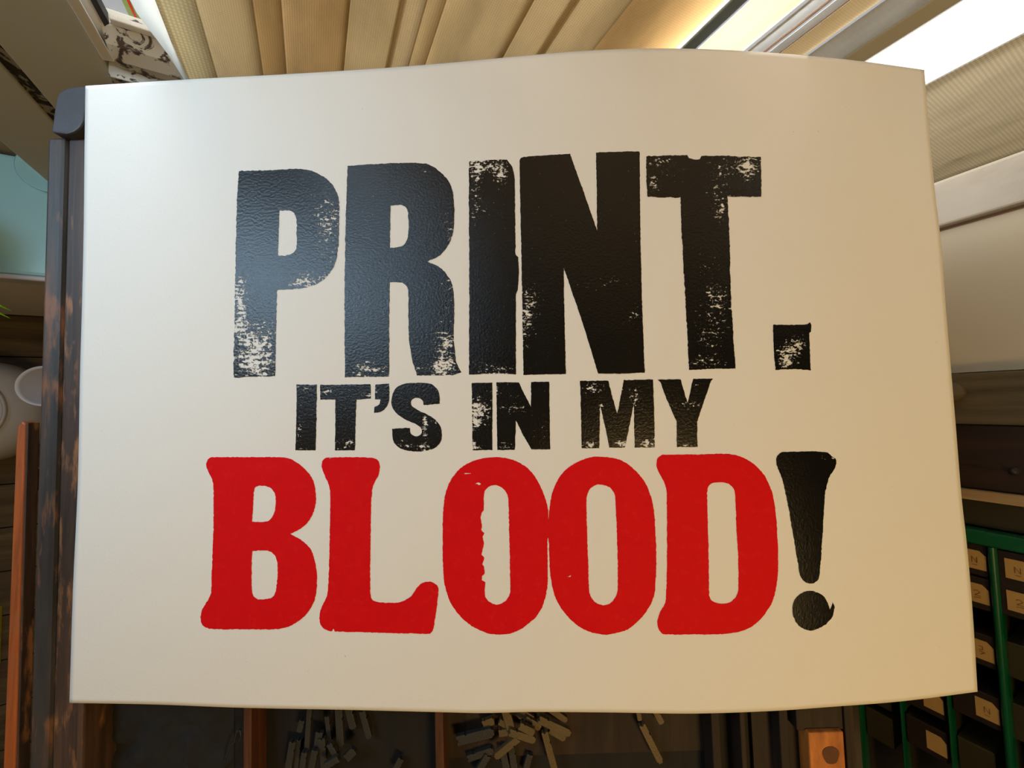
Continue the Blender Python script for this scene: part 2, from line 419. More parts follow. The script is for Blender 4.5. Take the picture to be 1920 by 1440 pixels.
letter(A_, [[(758, 102, 1), (900, 92), (1090, 84), (1250, 92), (1340, 150), (1395, 230), (1411, 330), (1410, 480), (1385, 570), (1330, 645), (1250, 690, 1), (1310, 715), (1365, 765), (1405, 850), (1413, 1000), (1410, 1150), (1425, 1300), (1455, 1368, 1), (1400, 1385), (1185, 1388, 1), (1155, 1290), (1135, 1150), (1130, 870), (1110, 828), (1070, 815), (1017, 816, 1), (1014, 1100), (1013, 1395, 1), (742, 1397, 1), (740, 900), (745, 500)],
            [(1022, 343, 1), (1085, 342), (1120, 365), (1132, 420), (1130, 520), (1110, 580), (1060, 602), (1018, 604, 1)]],
       'black_ink', [(690, 695, 50, 20, .65), (835, 660, 24, 60, .75), (845, 430, 16, 70, .5), (820, 320, 40, 20, .3), (842, 550, 15, 40, .4), (815, 690, 40, 16, .6)], 'black letter R, glossy with a curved leg', 1.0, 2, .22)
letter(B_, [[(55, 92, 1), (150, 85), (255, 82, 1), (285, 125), (297, 185, 1), (301, 585, 1), (315, 600, 1), (319, 690), (313, 770), (303, 795, 1), (303, 1220, 1), (200, 1215), (55, 1222, 1), (56, 700), (54, 300)]],
       'black_ink', [(905, 310, 40, 22, .8), (940, 330, 16, 30, .7), (890, 370, 14, 70, .6), (930, 395, 30, 30, .45), (925, 695, 50, 20, .7), (880, 640, 20, 60, .3)], 'black letter I of the top line, flaked at its head', .9, 3, .12)
letter(B_, [[(322, 90, 1), (330, 74), (345, 68), (450, 60), (590, 52, 1), (660, 250), (733, 458, 1), (731, 250), (727, 45, 1), (850, 40), (958, 40, 1), (962, 450), (970, 800), (985, 1210, 1), (860, 1216), (738, 1215, 1), (650, 930), (556, 655, 1), (560, 900), (568, 1218, 1), (343, 1222, 1), (336, 800), (328, 400)]],
       'black_ink', [(985, 600, 20, 60, .78), (1000, 560, 20, 30, .4), (1190, 590, 16, 20, .6), (1130, 530, 50, 12, .55), (1165, 370, 14, 10, .4), (1190, 430, 10, 20, .35), (1010, 290, 30, 8, .3)], 'solid black letter N of the top line', .8, 4, .16)
letter(B_, [[(993, 64, 1), (1100, 60), (1208, 58, 1), (1225, 76), (1275, 82), (1285, 62, 1), (1450, 64), (1600, 68, 1), (1602, 180), (1602, 278, 1), (1520, 280), (1423, 278, 1), (1434, 500), (1442, 800), (1465, 1188, 1), (1340, 1190), (1220, 1196, 1), (1205, 900), (1190, 650), (1180, 450), (1175, 282, 1), (1090, 282), (1000, 280, 1), (994, 170)]],
       'black_ink', [(1405, 315, 26, 26, .9), (1235, 302, 40, 12, .6), (1225, 345, 12, 26, .75), (1265, 330, 24, 20, .3), (1350, 340, 30, 50, .55), (1350, 400, 14, 26, .6), (1345, 560, 34, 40, .68), (1320, 500, 30, 20, .3), (1330, 630, 34, 30, .6), (1320, 680, 40, 16, .65), (1375, 300, 20, 20, .3)], 'black letter T of the top line, heavily speckled arms', 1.4, 5, .18)
letter(B_, [[(1664, 957, 1), (1760, 957), (1845, 955, 1), (1860, 944, 1), (1867, 965), (1866, 992, 1), (1856, 1000, 1), (1860, 1100), (1864, 1198, 1), (1780, 1192), (1678, 1196, 1), (1668, 1080)]],
       'black_ink', [(1480, 660, 30, 30, 1.0), (1505, 640, 12, 16, .6), (1470, 685, 16, 10, .4)], 'square black full stop, mottled', 1.0, 6, .05)
letter(C_, [[(38, 50, 1), (128, 50, 1), (126, 200), (123, 342, 1), (33, 342, 1), (37, 200)]], 'black_ink', [(575, 729, 12, 6, .75), (562, 810, 8, 25, .5), (570, 838, 15, 8, .5)], 'black letter I beginning the middle line', .8, 7, .33)
letter(C_, [[(143, 52, 1), (367, 48, 1), (368, 112, 1), (304, 116, 1), (300, 230), (298, 342, 1), (208, 342, 1), (210, 230), (210, 116, 1), (143, 117, 1)]], 'black_ink', [(612, 736, 20, 8, .6), (690, 742, 10, 6, .8), (650, 832, 22, 10, .65), (665, 770, 10, 30, .2)], 'black letter T in the middle line', .8, 8, .33)
letter(C_, [[(388, 50, 1), (448, 46, 1), (450, 110), (440, 145), (418, 168), (383, 176, 1), (383, 150, 1), (403, 140), (411, 117, 1), (386, 116, 1)]], 'black_ink', [(705, 730, 8, 6, .6)], 'small black apostrophe', .8, 9, .33)
letter(C_, [[(675, 135, 1), (602, 142, 1), (598, 122), (580, 110), (558, 111), (546, 127), (553, 148), (590, 170), (640, 195), (675, 230), (684, 275), (675, 310), (645, 335), (590, 347), (530, 344), (490, 328), (467, 296), (463, 246, 1), (542, 242, 1), (545, 265), (560, 278), (580, 278), (594, 265), (590, 243), (565, 224), (520, 205), (480, 175), (460, 140), (463, 98), (482, 64), (520, 46), (570, 42), (630, 46), (662, 68), (674, 100)]],
       'black_ink', [(795, 790, 8, 30, .5), (790, 838, 25, 7, .7), (752, 832, 20, 8, .5), (798, 800, 4, 50, .4), (818, 770, 4, 40, .4)], 'black letter S in the middle line', .8, 10, .33)
letter(C_, [[(817, 43, 1), (908, 41, 1), (908, 340, 1), (820, 342, 1), (818, 200)]], 'black_ink', [(895, 765, 18, 9, 1.1), (893, 790, 12, 20, .9), (890, 835, 16, 8, .9), (898, 745, 14, 6, .6), (915, 770, 6, 30, .5)], 'black letter I of IN, badly worn in its middle', .8, 11, .33)
letter(C_, [[(926, 40, 1), (1025, 40, 1), (1052, 95), (1080, 150, 1), (1080, 38, 1), (1160, 38, 1), (1163, 200), (1165, 338, 1), (1082, 338, 1), (1048, 280), (1013, 210, 1), (1008, 340, 1), (930, 341, 1), (928, 200)]], 'black_ink', [(960, 765, 30, 8, .6), (950, 836, 16, 8, .6), (1020, 805, 10, 20, .4), (955, 740, 20, 10, .3), (928, 730, 6, 16, .8)], 'black letter N of IN in the middle line', .8, 12, .33)
letter(C_, [[(1298, 34, 1), (1423, 32, 1), (1442, 105), (1463, 180, 1), (1478, 105), (1492, 30, 1), (1622, 27, 1), (1627, 180), (1630, 330, 1), (1540, 330, 1), (1537, 130, 1), (1518, 230), (1497, 330, 1), (1428, 330, 1), (1410, 240), (1387, 145, 1), (1383, 333, 1), (1305, 333, 1), (1302, 180)]], 'black_ink', [(1115, 728, 22, 9, .8), (1105, 832, 14, 10, .8), (1165, 832, 14, 8, .7), (1210, 832, 20, 10, .8), (1190, 745, 7, 20, .9), (1130, 765, 20, 7, .5), (1215, 765, 20, 7, .35)], 'black letter M of MY, speckled along its foot', .9, 13, .33)
letter(C_, [[(1640, 27, 1), (1745, 27, 1), (1760, 80), (1776, 135, 1), (1788, 80), (1800, 24, 1), (1888, 24, 1), (1880, 34, 1), (1850, 120), (1818, 215, 1), (1820, 326, 1), (1728, 328, 1), (1727, 215, 1), (1685, 120), (1655, 40, 1)]], 'black_ink', [(1275, 760, 24, 6, .6), (1305, 757, 14, 6, .6), (1305, 725, 8, 6, .4), (1285, 835, 16, 5, .6), (1290, 800, 10, 10, .4)], 'black letter Y of MY', .9, 14, .33)
letter(D_, [[(145, 66), (118, 78), (103, 110), (112, 160), (140, 215), (153, 270), (155, 500), (150, 700), (142, 900), (136, 1040), (110, 1100), (75, 1160), (62, 1220), (72, 1268), (105, 1295), (160, 1305), (400, 1305), (600, 1305), (720, 1275), (820, 1200), (875, 1110), (898, 1000), (895, 870), (860, 740), (800, 675), (708, 618, 1), (790, 575), (850, 510), (885, 430), (891, 330), (870, 230), (810, 150), (730, 90), (640, 67), (400, 66)],
            [(465, 278), (500, 271), (550, 280), (590, 315), (602, 370), (598, 440), (575, 500), (530, 531), (432, 531, 1), (440, 400), (448, 300)],
            [(433, 740, 1), (540, 740), (590, 765), (612, 820), (615, 900), (608, 1000), (590, 1060), (545, 1085), (480, 1088), (445, 1070), (432, 1030), (428, 900)]],
       'red_ink', [(458, 1018, 8, 12, .35), (398, 950, 4, 90, .35)], 'red letter B', .9, 20, .02)
letter(D_, [[(970, 70), (940, 92), (934, 140), (955, 200), (985, 265), (995, 350), (990, 700), (982, 950), (970, 1070), (940, 1130), (918, 1200), (922, 1260), (950, 1300), (1005, 1320), (1018, 1302, 1), (1028, 1322, 1), (1200, 1326), (1400, 1332), (1715, 1338, 1), (1738, 1300), (1762, 1150), (1775, 1015), (1752, 978), (1705, 962), (1650, 975), (1610, 1020), (1570, 1072), (1500, 1108), (1400, 1114), (1320, 1105), (1290, 1075), (1283, 1000), (1285, 700), (1290, 400), (1305, 270), (1345, 190), (1352, 130), (1335, 85), (1290, 70), (1100, 66)]],
       'red_ink', [(620, 860, 14, 5, .6), (650, 866, 30, 5, .35), (655, 1015, 20, 8, .2)], 'red letter L', .9, 21, .02)
letter(E_, [[(490, 68), (600, 90), (700, 150), (770, 240), (820, 350), (847, 450), (846, 560), (846, 650), (842, 700), (845, 900), (838, 1040), (800, 1170), (720, 1270), (600, 1345), (480, 1362), (370, 1340), (250, 1270), (160, 1170), (105, 1050), (82, 900), (78, 650), (82, 450), (105, 310), (160, 200), (240, 125), (350, 80)],
            [(455, 272), (510, 290), (545, 330), (558, 380), (565, 700), (572, 1040), (550, 1100), (500, 1138), (450, 1140), (410, 1115), (386, 1075), (391, 980, 1), (362, 965, 1), (366, 935, 1), (386, 915, 1), (378, 860, 1), (366, 850, 1), (380, 800, 1), (362, 780, 1), (380, 700, 1), (372, 650), (380, 620, 1), (358, 600, 1), (366, 560, 1), (354, 510, 1), (362, 475), (378, 452, 1), (380, 330), (405, 290)],
            [(236, 184, 1), (284, 183, 1), (283, 190, 1), (236, 189, 1)], [(316, 262, 1), (335, 252), (355, 262), (340, 272), (334, 264, 1)]],
       'red_ink', [], 'first red letter O, chipped inside its counter', .9, 22, .03)
letter(E_, [[(1240, 64), (1380, 90), (1490, 170), (1570, 280), (1615, 430), (1632, 650), (1636, 900), (1620, 1080), (1560, 1200), (1450, 1310), (1330, 1355), (1230, 1360), (1110, 1325), (1000, 1240), (920, 1130), (880, 1020), (860, 880), (853, 700), (846, 600), (853, 480), (880, 320), (940, 200), (1030, 120), (1140, 72)],
            [(1230, 268), (1290, 285), (1330, 330), (1340, 400), (1352, 700), (1356, 1030), (1335, 1095), (1290, 1138), (1240, 1147), (1185, 1120), (1150, 1060), (1142, 900), (1135, 700), (1127, 380), (1145, 310), (1185, 275)]],
       'red_ink', [(1068, 1083, 7, 8, .75), (1168, 1075, 12, 8, .3), (1216, 988, 6, 6, .4)], 'second red letter O', .9, 23, .03)
letter(G_, [[(150, 90), (120, 125), (120, 180), (150, 240), (180, 300), (190, 370), (192, 700), (190, 950), (180, 1130), (145, 1200), (125, 1260), (130, 1320), (170, 1360), (400, 1363), (620, 1358), (760, 1325), (860, 1250), (940, 1130), (975, 980), (982, 800), (970, 560), (950, 400), (910, 280), (840, 180), (740, 110), (620, 80), (400, 84), (200, 85)],
            [(530, 284), (600, 285), (650, 310), (675, 360), (685, 600), (698, 820), (698, 1040), (675, 1105), (625, 1140), (550, 1140), (505, 1115), (492, 1070), (488, 800), (478, 400), (483, 320), (505, 292)]],
       'red_ink', [(1320, 998, 5, 5, .5), (1282, 903, 5, 4, .5)], 'red letter D', .8, 24, .03)
letter(G_, [[(1010, 68), (975, 95), (970, 150), (1000, 230), (1025, 310), (1060, 490), (1100, 720), (1135, 930), (1155, 975), (1190, 998), (1235, 996), (1268, 970), (1280, 900), (1300, 600), (1315, 380), (1342, 250), (1380, 190), (1396, 140), (1385, 108), (1366, 100, 1), (1330, 70), (1200, 62)],
            [(1205, 1052), (1265, 1066), (1315, 1105), (1342, 1160), (1350, 1185, 1), (1362, 1160), (1368, 1130, 1), (1382, 1165), (1378, 1200), (1366, 1235), (1352, 1258, 1), (1320, 1290), (1270, 1318), (1215, 1336), (1150, 1318), (1105, 1270), (1084, 1205), (1092, 1135), (1130, 1080)]],
       'black_ink', [(1545, 858, 14, 7, .8), (1564, 862, 5, 20, .8), (1475, 865, 10, 8, .5), (1498, 857, 10, 5, .4), (1556, 1158, 6, 6, .6)], 'black exclamation mark', 1.0, 25, .04)

# ------------------------------------------------------------------ type case under the sheet
HR = .3320                                   # face of the rails
def cu(px, py, h=HR): return case_uv(px, py, h)
uL0 = cu(84, 255)[0]; uL1 = cu(118, 255)[0]; uL2 = cu(159, 255)[0]
vTop = cu(135, 168)[1]; vStep = cu(100, 254)[1]; vBot = cu(300, 1440)[1] - .12
uR = cu(1597, 1400, .352)[0]
case = empty('type_case', case_pt((uL0 + uR) / 2, (vTop + vBot) / 2, .37), label='dark wooden type case with divided compartments under the poster', cat='type case')
# outer lower rail with worn end, main rail, capped block
o = cbox('outer_rail', uL0, vBot, uL1, vStep, HR + .0015, .374, 'rail_black', case, .003); o['label'] = 'blackened worn outer rail with a reddish end'
o = cbox('side_rail', uL1, vBot, uL2 + .006, vStep - .0005, HR + .004, .374, 'rail', case, .002); o['label'] = 'brown inner side rail'
# cap with a rounded top corner and a rounded lower corner
cap = []
cx0, cx1 = cu(111, 200)[0], uL2 + .006
for a in range(0, 10): 
    q = math.pi * .5 + a / 9 * math.pi * .5; cap.append((cx0 + .016 + .016 * math.cos(q), vTop - .013 + .013 * math.sin(q)))
cap.append((cx0 - .003, vStep + .001))
ub, vb = cu(138, 252)[0], vStep - .0015
for a in range(0, 8):
    q = math.pi * 1.5 + a / 7 * math.pi * .5; cap.append((cx1 - .014 + .016 * math.cos(q) - .006, vStep + .016 + .016 * math.sin(q) - .001))
cap.append((cx1, vTop + .0005))
o = prism('corner_cap', cap, lambda u, v: case_pt(u, v, HR - .003), lambda u, v: case_pt(u, v, HR + .025), 'cap', case, .0015)
o['label'] = 'dark grey rounded corner cap'
cbox('front_rail', uL1, vBot - .02, uR, vBot, HR + .004, .374, 'rail', case, .002)
cbox('back_rail', uL2, vTop - .022, uR, vTop - .001, HR + .004, .374, 'rail', case, .002)
cbox('case_bottom', uL0 + .002, vBot, uR, vTop - .02, .366, .374, 'case_floor', case, 0)
# dividers seen below the sheet
def divider(px0, px1, h0, mat, v1=None, label=None, py=1400, v0=None):
    a, b = cu(px0, py, h0)[0], cu(px1, py, h0)[0]
    o = cbox('divider', a, v0 if v0 is not None else vBot, b, v1 if v1 is not None else vTop - .022, h0, .3661, mat, case, .0008)
    if label: o['label'] = label
    return o
divider(104, 124, .341, 'case_brown')
divider(456, 471, .345, 'divider', label='orange-brown thin divider')
divider(816, 832, .345, 'divider', label='orange-brown thin divider')
vv = cu(1400, 1330, .35)[1] + .05
divider(1336, 1352, .349, 'case_brown', label='dark brown cross divider')
divider(1390, 1400, .349, 'case_brown')
cbox('bottom_board', cu(1400, 1400, .372)[0], vBot, cu(1456, 1400, .372)[0], vTop - .03, .362, .3662, 'case_brown', case, 0)
cbox('bottom_board', cu(832, 1400, .384)[0], cu(1000, 1388, .38)[1], cu(1336, 1400, .378)[0], vTop - .03, .3645, .3662, 'case_brown', case, 0)['label'] = 'brown board in the bottom of the compartment'
divider(1587, 1597, .352, 'case_brown')

# small wooden furniture and block in the right compartment
def wood_piece(x0, y0, x1, y1, h0, h1, mat, name, label, cat, grp=None, bev=.001):
    u0, v1 = cu(x0, y0, h0); u1, v0 = cu(x1, y1, h0)
    return tag(cbox(name, u0, v0, u1, v1, h0, h1, mat, None, bev), label, cat, grp)
wood_piece(1458, 1300, 1488, 1520, .350, .3619, 'case_brown', 'wooden_spacer', 'narrow dark wooden spacer left of the pale block', 'spacer')
wood_piece(1490, 1300, 1582, 1368, .352, .3619, 'case_brown', 'wooden_spacer', 'wide brown wooden spacer above the orange block', 'spacer')
u0, v1 = cu(1516, 1374, .348); u1, v0 = cu(1584, 1405, .348)[0], cu(1540, 1500, .348)[1]
blk = empty('wood_type_block', case_pt((u0 + u1) / 2, (v0 + v1) / 2, .3619), label='orange-brown wooden block with a round knot at the lower edge', cat='wood type')
cbox('block_body', u0, v0, u1, v1, .348, .3619, 'block', blk, .0012)
ku, kv = cu(1558, 1416, .3478)
kp = [(ku + .0070 * math.cos(a / 24 * 6.283) * (1 + .10 * math.sin(3 * a / 24 * 6.283)), kv + .0080 * math.sin(a / 24 * 6.283) * (1 + .10 * math.cos(2 * a / 24 * 6.283))) for a in range(24)]
prism('knot', kp, lambda u, v: case_pt(u, v, .3476), lambda u, v: case_pt(u, v, .3484), 'knot', blk)['label'] = 'dark brown knot'
cbox('case_side_floor', cu(1456, 1400, .3725)[0], vBot, cu(1586, 1400, .3725)[0], vTop - .03, .362, .3662, 'case_brown', case, 0)

# loose metal type
def sort(x0, y0, x1, y1, wpx, h, mat, label, group=None, thick=.004):
    """one piece of metal type: body with a groove in its foot and a nick, shoulder and face"""
    h = .342 + (h - .356) * .75
    a = Vector(cu(x0, y0, h)); b = Vector(cu(x1, y1, h)); d = b - a; L = d.length; d.normalize(); n = Vector((-d.y, d.x)); w = wpx / F * h / 2
    prof = [(0, 0), (L * .94, 0), (L * .94, .12), (L, .22), (L, .78), (L * .94, .88), (L * .94, 1), (L * .30, 1), (L * .29, .88), (L * .24, .88), (L * .23, 1), (0, 1), (0, .66), (L * .035, .6), (L * .035, .4), (0, .34)]
    tilt = random.uniform(-.1, .1) * .01
    pts = [(a + d * s + n * w * (2 * q - 1)) for s, q in prof]
    o = prism('metal_type', [(p.x, p.y) for p in pts], lambda u, v: case_pt(u, v, h), lambda u, v: case_pt(u, v, h + thick), mat, None, .0004)
    return tag(o, label, 'metal type', group)
G1 = 'grey type heaped in the second compartment'
for q in [(548, 1392, 538, 1452, 12, .376), (560, 1388, 553, 1450, 9, .379), (566, 1352, 560, 1374, 10, .376), (580, 1326, 574, 1412, 9, .370), (598, 1374, 592, 1420, 13, .374),
          (590, 1408, 582, 1446, 12, .368), (602, 1386, 608, 1448, 12, .372), (612, 1344, 618, 1392, 8, .378), (634, 1330, 638, 1402, 13, .374), (570, 1412, 565, 1450, 10, .364),
          (616, 1396, 632, 1424, 10, .364), (652, 1330, 662, 1368, 13, .378), (678, 1334, 692, 1386, 11, .377), (648, 1424, 664, 1408, 14, .366), (634, 1424, 606, 1440, 11, .360)]:
    sort(*q, 'metal_type', 'dull grey metal type in the heap of near-vertical pieces below BLOOD\'s L', G1)
sort(752, 1424, 738, 1450, 11, .378, 'metal_type', 'grey metal type alone right of the near-vertical heap, left of the second divider')
G2 = 'tan type heaped in the third compartment'
for q in [(946, 1328, 960, 1376, 15, .370), (955, 1374, 1004, 1390, 13, .366), (974, 1362, 1002, 1376, 13, .362), (985, 1350, 1014, 1366, 13, .372), (1010, 1350, 1070, 1378, 14, .367),
          (1030, 1330, 1063, 1353, 11, .374), (1030, 1370, 1060, 1387, 11, .372), (936, 1354, 952, 1362, 11, .374), (935, 1376, 953, 1374, 12, .372), (905, 1360, 926, 1352, 13, .376),
          (970, 1332, 1000, 1352, 14, .376), (964, 1330, 980, 1346, 12, .380)]:
    sort(*q, 'brass_type', 'tan metal type in the fanned heap under the gap between the two red letter Os', G2)
sort(856, 1391, 926, 1374, 17, .372, 'metal_type', 'long grey type at the left of the fanned heap, with a bright dot')
sort(972, 1386, 928, 1422, 12, .366, 'brass_type', 'tan type pointing down-left from the fanned heap')
sort(1021, 1374, 1042, 1452, 12, .368, 'brass_type', 'tan type pointing down from the middle of the fanned heap')
G3 = 'dark type below the fanned heap'
for q in [(915, 1418, 892, 1455, 12, .378), (958, 1402, 966, 1450, 12, .378), (876, 1424, 925, 1408, 12, .380), (940, 1400, 950, 1444, 12, .380), (994, 1416, 984, 1450, 11, .380)]:
    sort(*q, 'metal_type', 'dark metal type half hidden below the fanned heap', G3)
sort(1204, 1360, 1240, 1432, 12, .372, 'brass_type', 'single tan type lying slantwise in the clear right half of the third compartment')
sort(1229, 1334, 1242, 1358, 11, .376, 'brass_type', 'short tan type at the poster edge above the slanting single piece')
sort(1197, 1334, 1200, 1352, 8, .376, 'brass_type', 'tiny tan type at the poster edge left of the short one')
# crumpled dark rag in the first compartment
V, Fc = [], []
ru0, rv1 = cu(150, 1290, .36); ru1, rv0 = cu(430, 1500, .36); n_ = 40
for j in range(n_ + 1):
    for i in range(n_ + 1):
        u = ru0 + (ru1 - ru0) * i / n_; v = rv0 + (rv1 - rv0) * j / n_
        p = Vector((u * 30, v * 22, 1.3)); f = abs(noise.noise(p)) * .024 + abs(noise.noise(p * 2.4)) * .009
        e = min(i, j, n_ - i, n_ - j) / 6; V.append(case_pt(u, v, .3655 - f * .6 * min(1, e)))
for j in range(n_):
    for i in range(n_):
        a = j * (n_ + 1) + i; Fc.append((a, a + 1, a + n_ + 2, a + n_ + 1))
tag(mesh('cloth_rag', V, Fc, 'rag', None, True), 'dark crumpled rag in the leftmost compartment of the case', 'rag')
# curl of thin wire
wp = [(420, 1440, .362), (424, 1418, .358), (430, 1402, .356), (440, 1390, .354), (444, 1372, .353), (450, 1368, .354), (452, 1380, .356), (446, 1398, .360)]
tag(tube('wire_loop', [case_pt(*cu(x, y, h), h) for x, y, h in wp], .0006, 'metal_type'), 'thin pale wire loop beside the first orange-brown divider', 'wire')

# stand carrying the case
stand = empty('composing_frame', (0, 0, 0), label='dark wooden sloping stand beneath the type case', cat='stand')
for v in (vTop - .06, vBot + .06):
    cbox('sloping_bearer', uL0 + .03, v - .02, uR - .02, v + .02, .3743, .40, 'stand', stand, .002)
for u in (uL0 + .10, uR - .06):
    for v in (vTop - .06, vBot + .06):
        p = case_pt(u, v, .398); box('leg', (p.x - .02, p.y - .02, 0), (p.x + .02, p.y + .02, p.z), 'stand', stand, .002)

# orange batten at the left
ua, va = cu(26, 800, .345); ub_, _ = cu(47, 800, .345)
bt = []
for u, v in ((ua + .002, va - .02), (ua + .003, va), (ua + .006, va + .004), (ub_ - .003, va + .005), (ub_, va + .002), (ub_, vBot), (ua - .001, vBot)): bt.append((u, v))
bat = empty('wooden_frame_strip', case_pt(ua, vBot, .37), label='orange-brown wooden strip standing at the left of the blackened case rail', cat='wood strip')
prism('strip', bt, lambda u, v: case_pt(u, v, .345), lambda u, v: case_pt(u, v, .354), 'orange', bat, .0015)
cbox('dark_edge', ub_ + .0002, vBot, ub_ + .0022, va + .003, .3455, .354, 'rail', bat, .0005)['label'] = 'dark edge of the strip'
for vq in (vBot + .04, va - .05):
    p = case_pt((ua + ub_) / 2, vq, .3535); box('post', (p.x - .003, p.y - .01, 0), (p.x + .003, p.y + .01, p.z), 'orange', bat, .001)

# ------------------------------------------------------------------ room shell
YW = .40; XR = 1.083; XN = 1.62
def S(o): o['kind'] = 'structure'; return o
S(boxes('floor', [((-.80, -2.2 + .107 * k, -.02), (XN, -2.2 + .107 * (k + 1) - .003, 0)) for k in range(26)] + [((-.80, -2.2, -.04), (XN, .6, -.021))], 'floor'))
X_ed = hit_y(0, 262, YW).x; X_ck = hit_y(0, 95, YW).x; X_st = hit_y(125, 0, YW).x; X_sr = hit_y(175, 0, YW + .02).x
Z_s0 = hit_y(262, 95, YW).z; Z_s1 = hit_y(300, 150, YW).z
X_w1 = hit_y(1495, 0, YW).x
X_end = hit_y(1752, 338, YW).x
# window wall: parapet below the sills, lintel above, boards at the left
S(boxes('wall_back', [((X_st, YW + .012, 0), (XR + .1, YW + .034, Z_s1 - .03)), ((-.80, YW, 2.25), (XR + .1, YW + .12, 2.4)), ((-.80, YW + .08, 0), (X_ed, YW + .14, 2.25))], 'tan_wall'))
S(box('trim_1', (X_ck + .004, YW, 0), (X_st, YW + .05, 2.25), 'tan_wall', None, .002))
S(box('trim_2', (X_ed, YW - .002, 0), (X_ck - .010, YW + .08, 2.25), 'tan_wall', None, .002))
S(box('trim_3', (X_ck - .0105, YW + .001, 0), (X_ck + .0045, YW + .04, 2.25), 'crack', None, .001))
XLW = -.80
S(boxes('wall_left', [((XLW - .1, -2.2, 0), (XLW, .54, 1.14)), ((XLW - .1, -2.2, 1.75), (XLW, .54, 2.4)), ((XLW - .1, -2.2, 1.14), (XLW, .22, 1.75)), ((XLW - .1, .475, 1.14), (XLW, .54, 1.75))], 'wall'))
w3 = S(empty('added_window', (XLW, .35, 1.14)))  # unseen window, added to house the cool lamp at the left
boxes('window_frame', [((XLW - .06, .22, 1.14), (XLW - .02, .475, 1.16)), ((XLW - .06, .22, 1.73), (XLW - .02, .475, 1.75)), ((XLW - .06, .22, 1.16), (XLW - .02, .235, 1.73)), ((XLW - .06, .46, 1.16), (XLW - .02, .475, 1.73))], 'white_frame', w3, .002)
S(boxes('wall_front', [((-2.3, -2.3, 0), (XN + .1, -2.2, 2.4))], 'dark_room'))
S(boxes('ceiling', [((-2.3, -2.3, 2.4), (XN + .1, .6, 2.46))], 'dark_room'))
YN = hit_x(1800, 699, XR).y
S(boxes('wall_right', [((XR, YN, 0), (XN + .1, YW + .1, 2.4)), ((XN, -2.2, 0), (XN + .1, YN, 2.4))], 'wall'))
# thin batten line on the right wall
yE = hit_x(1761, 432, XR).y
S(box('trim_4', (XR - .002, yE - .002, .2), (XR, yE + .002, 2.3), 'brown_seam', None, 0))
S(box('trim_5', (XR - .012, yE + .004, .2), (XR + .0, YW, 2.3), 'white_cloth', None, .004))

# left window with peeling frame
win = S(empty('window_1', ((X_st), YW, Z_s1)))
prof = [(X_st + .0005, YW), (X_st + .002, YW - .004), (X_st + .012, YW - .002), (X_sr - .008, YW + .012), (X_sr, YW + .020), (X_sr, YW + .032), (X_st + .0005, YW + .032)]
prism('window_frame', prof, lambda x, y: Vector((x, y, Z_s1 + .012)), lambda x, y: Vector((x, y, 2.25)), 'white_frame', win, .001)
prism('dark_putty_line', [(X_sr - .001, YW + .016), (X_sr + .0035, YW + .019), (X_sr + .003, YW + .03), (X_sr - .001, YW + .03)], lambda x, y: Vector((x, y, Z_s0 - .004)), lambda x, y: Vector((x, y, 2.25)), 'dark_putty', win, .0005)['label'] = 'dark cracked putty line'
Xc2 = hit_y(300, 0, YW).x
prof = [(YW + .034, Z_s0 + .004), (YW + .018, Z_s0 + .001), (YW + .006, Z_s0 - .012), (YW - .001, Z_s1 + .014), (YW - .001, Z_s1 + .003), (YW + .034, Z_s1 + .003)]
prism('bottom_rail', prof, lambda y, z: Vector((X_sr - .004, y, z)), lambda y, z: Vector((.98, y, z)), 'peel', win, .001)['label'] = 'peeling white bottom rail'
prism('sill', [(YW - .012, Z_s1), (YW - .012, Z_s1 - .028), (YW + .034, Z_s1 - .028), (YW + .034, Z_s1)], lambda y, z: Vector((X_st + .002, y, z)), lambda y, z: Vector((.98, y, z)), 'peel', win, .001)
box('glazing_bead', (X_sr + .006, YW + .018, Z_s0 + .002), (Xc2 + .05, YW + .024, Z_s0 + .010), 'white_cloth', win, .001)['label'] = 'bright white glazing bead'
box('glass_pane', (X_sr, YW + .025, Z_s0), (.98, YW + .028, 2.25), 'glass', win, 0)
# board with a red line just outside the pane
yo = YW + .15
ga, gb = hit_y(228, 0, yo), hit_y(283, 66, yo); gc = hit_y(292, 80, yo)
bd = empty('garden_sign', (ga.x, yo, gc.z), label='green board with a red border line seen through the window at the top left', cat='sign')
box('board', (ga.x - .0, yo, gc.z + .014), (ga.x + .16, yo + .004, .80), 'green_card', bd, 0)
rx = hit_y(240, 0, yo).x; rz = hit_y(278, 66, yo).z
boxes('red_line', [((rx - .001, yo - .0015, rz), (rx + .0015, yo - .0005, .795)), ((rx - .001, yo - .0015, rz - .0025), (rx + .15, yo - .0005, rz))], 'red_line', bd)['label'] = 'thin red border line'
box('lower_edge', (ga.x - .002, yo, gc.z - .03), (ga.x + .16, yo + .004, gc.z + .0138), 'navy', bd, 0)['label'] = 'navy lower edge'
box('back_panel', (X_sr - .02, yo + .006, gc.z - .04), (ga.x + .02, yo + .012, .82), 'slate', bd, 0)['label'] = 'slate grey smeared panel'

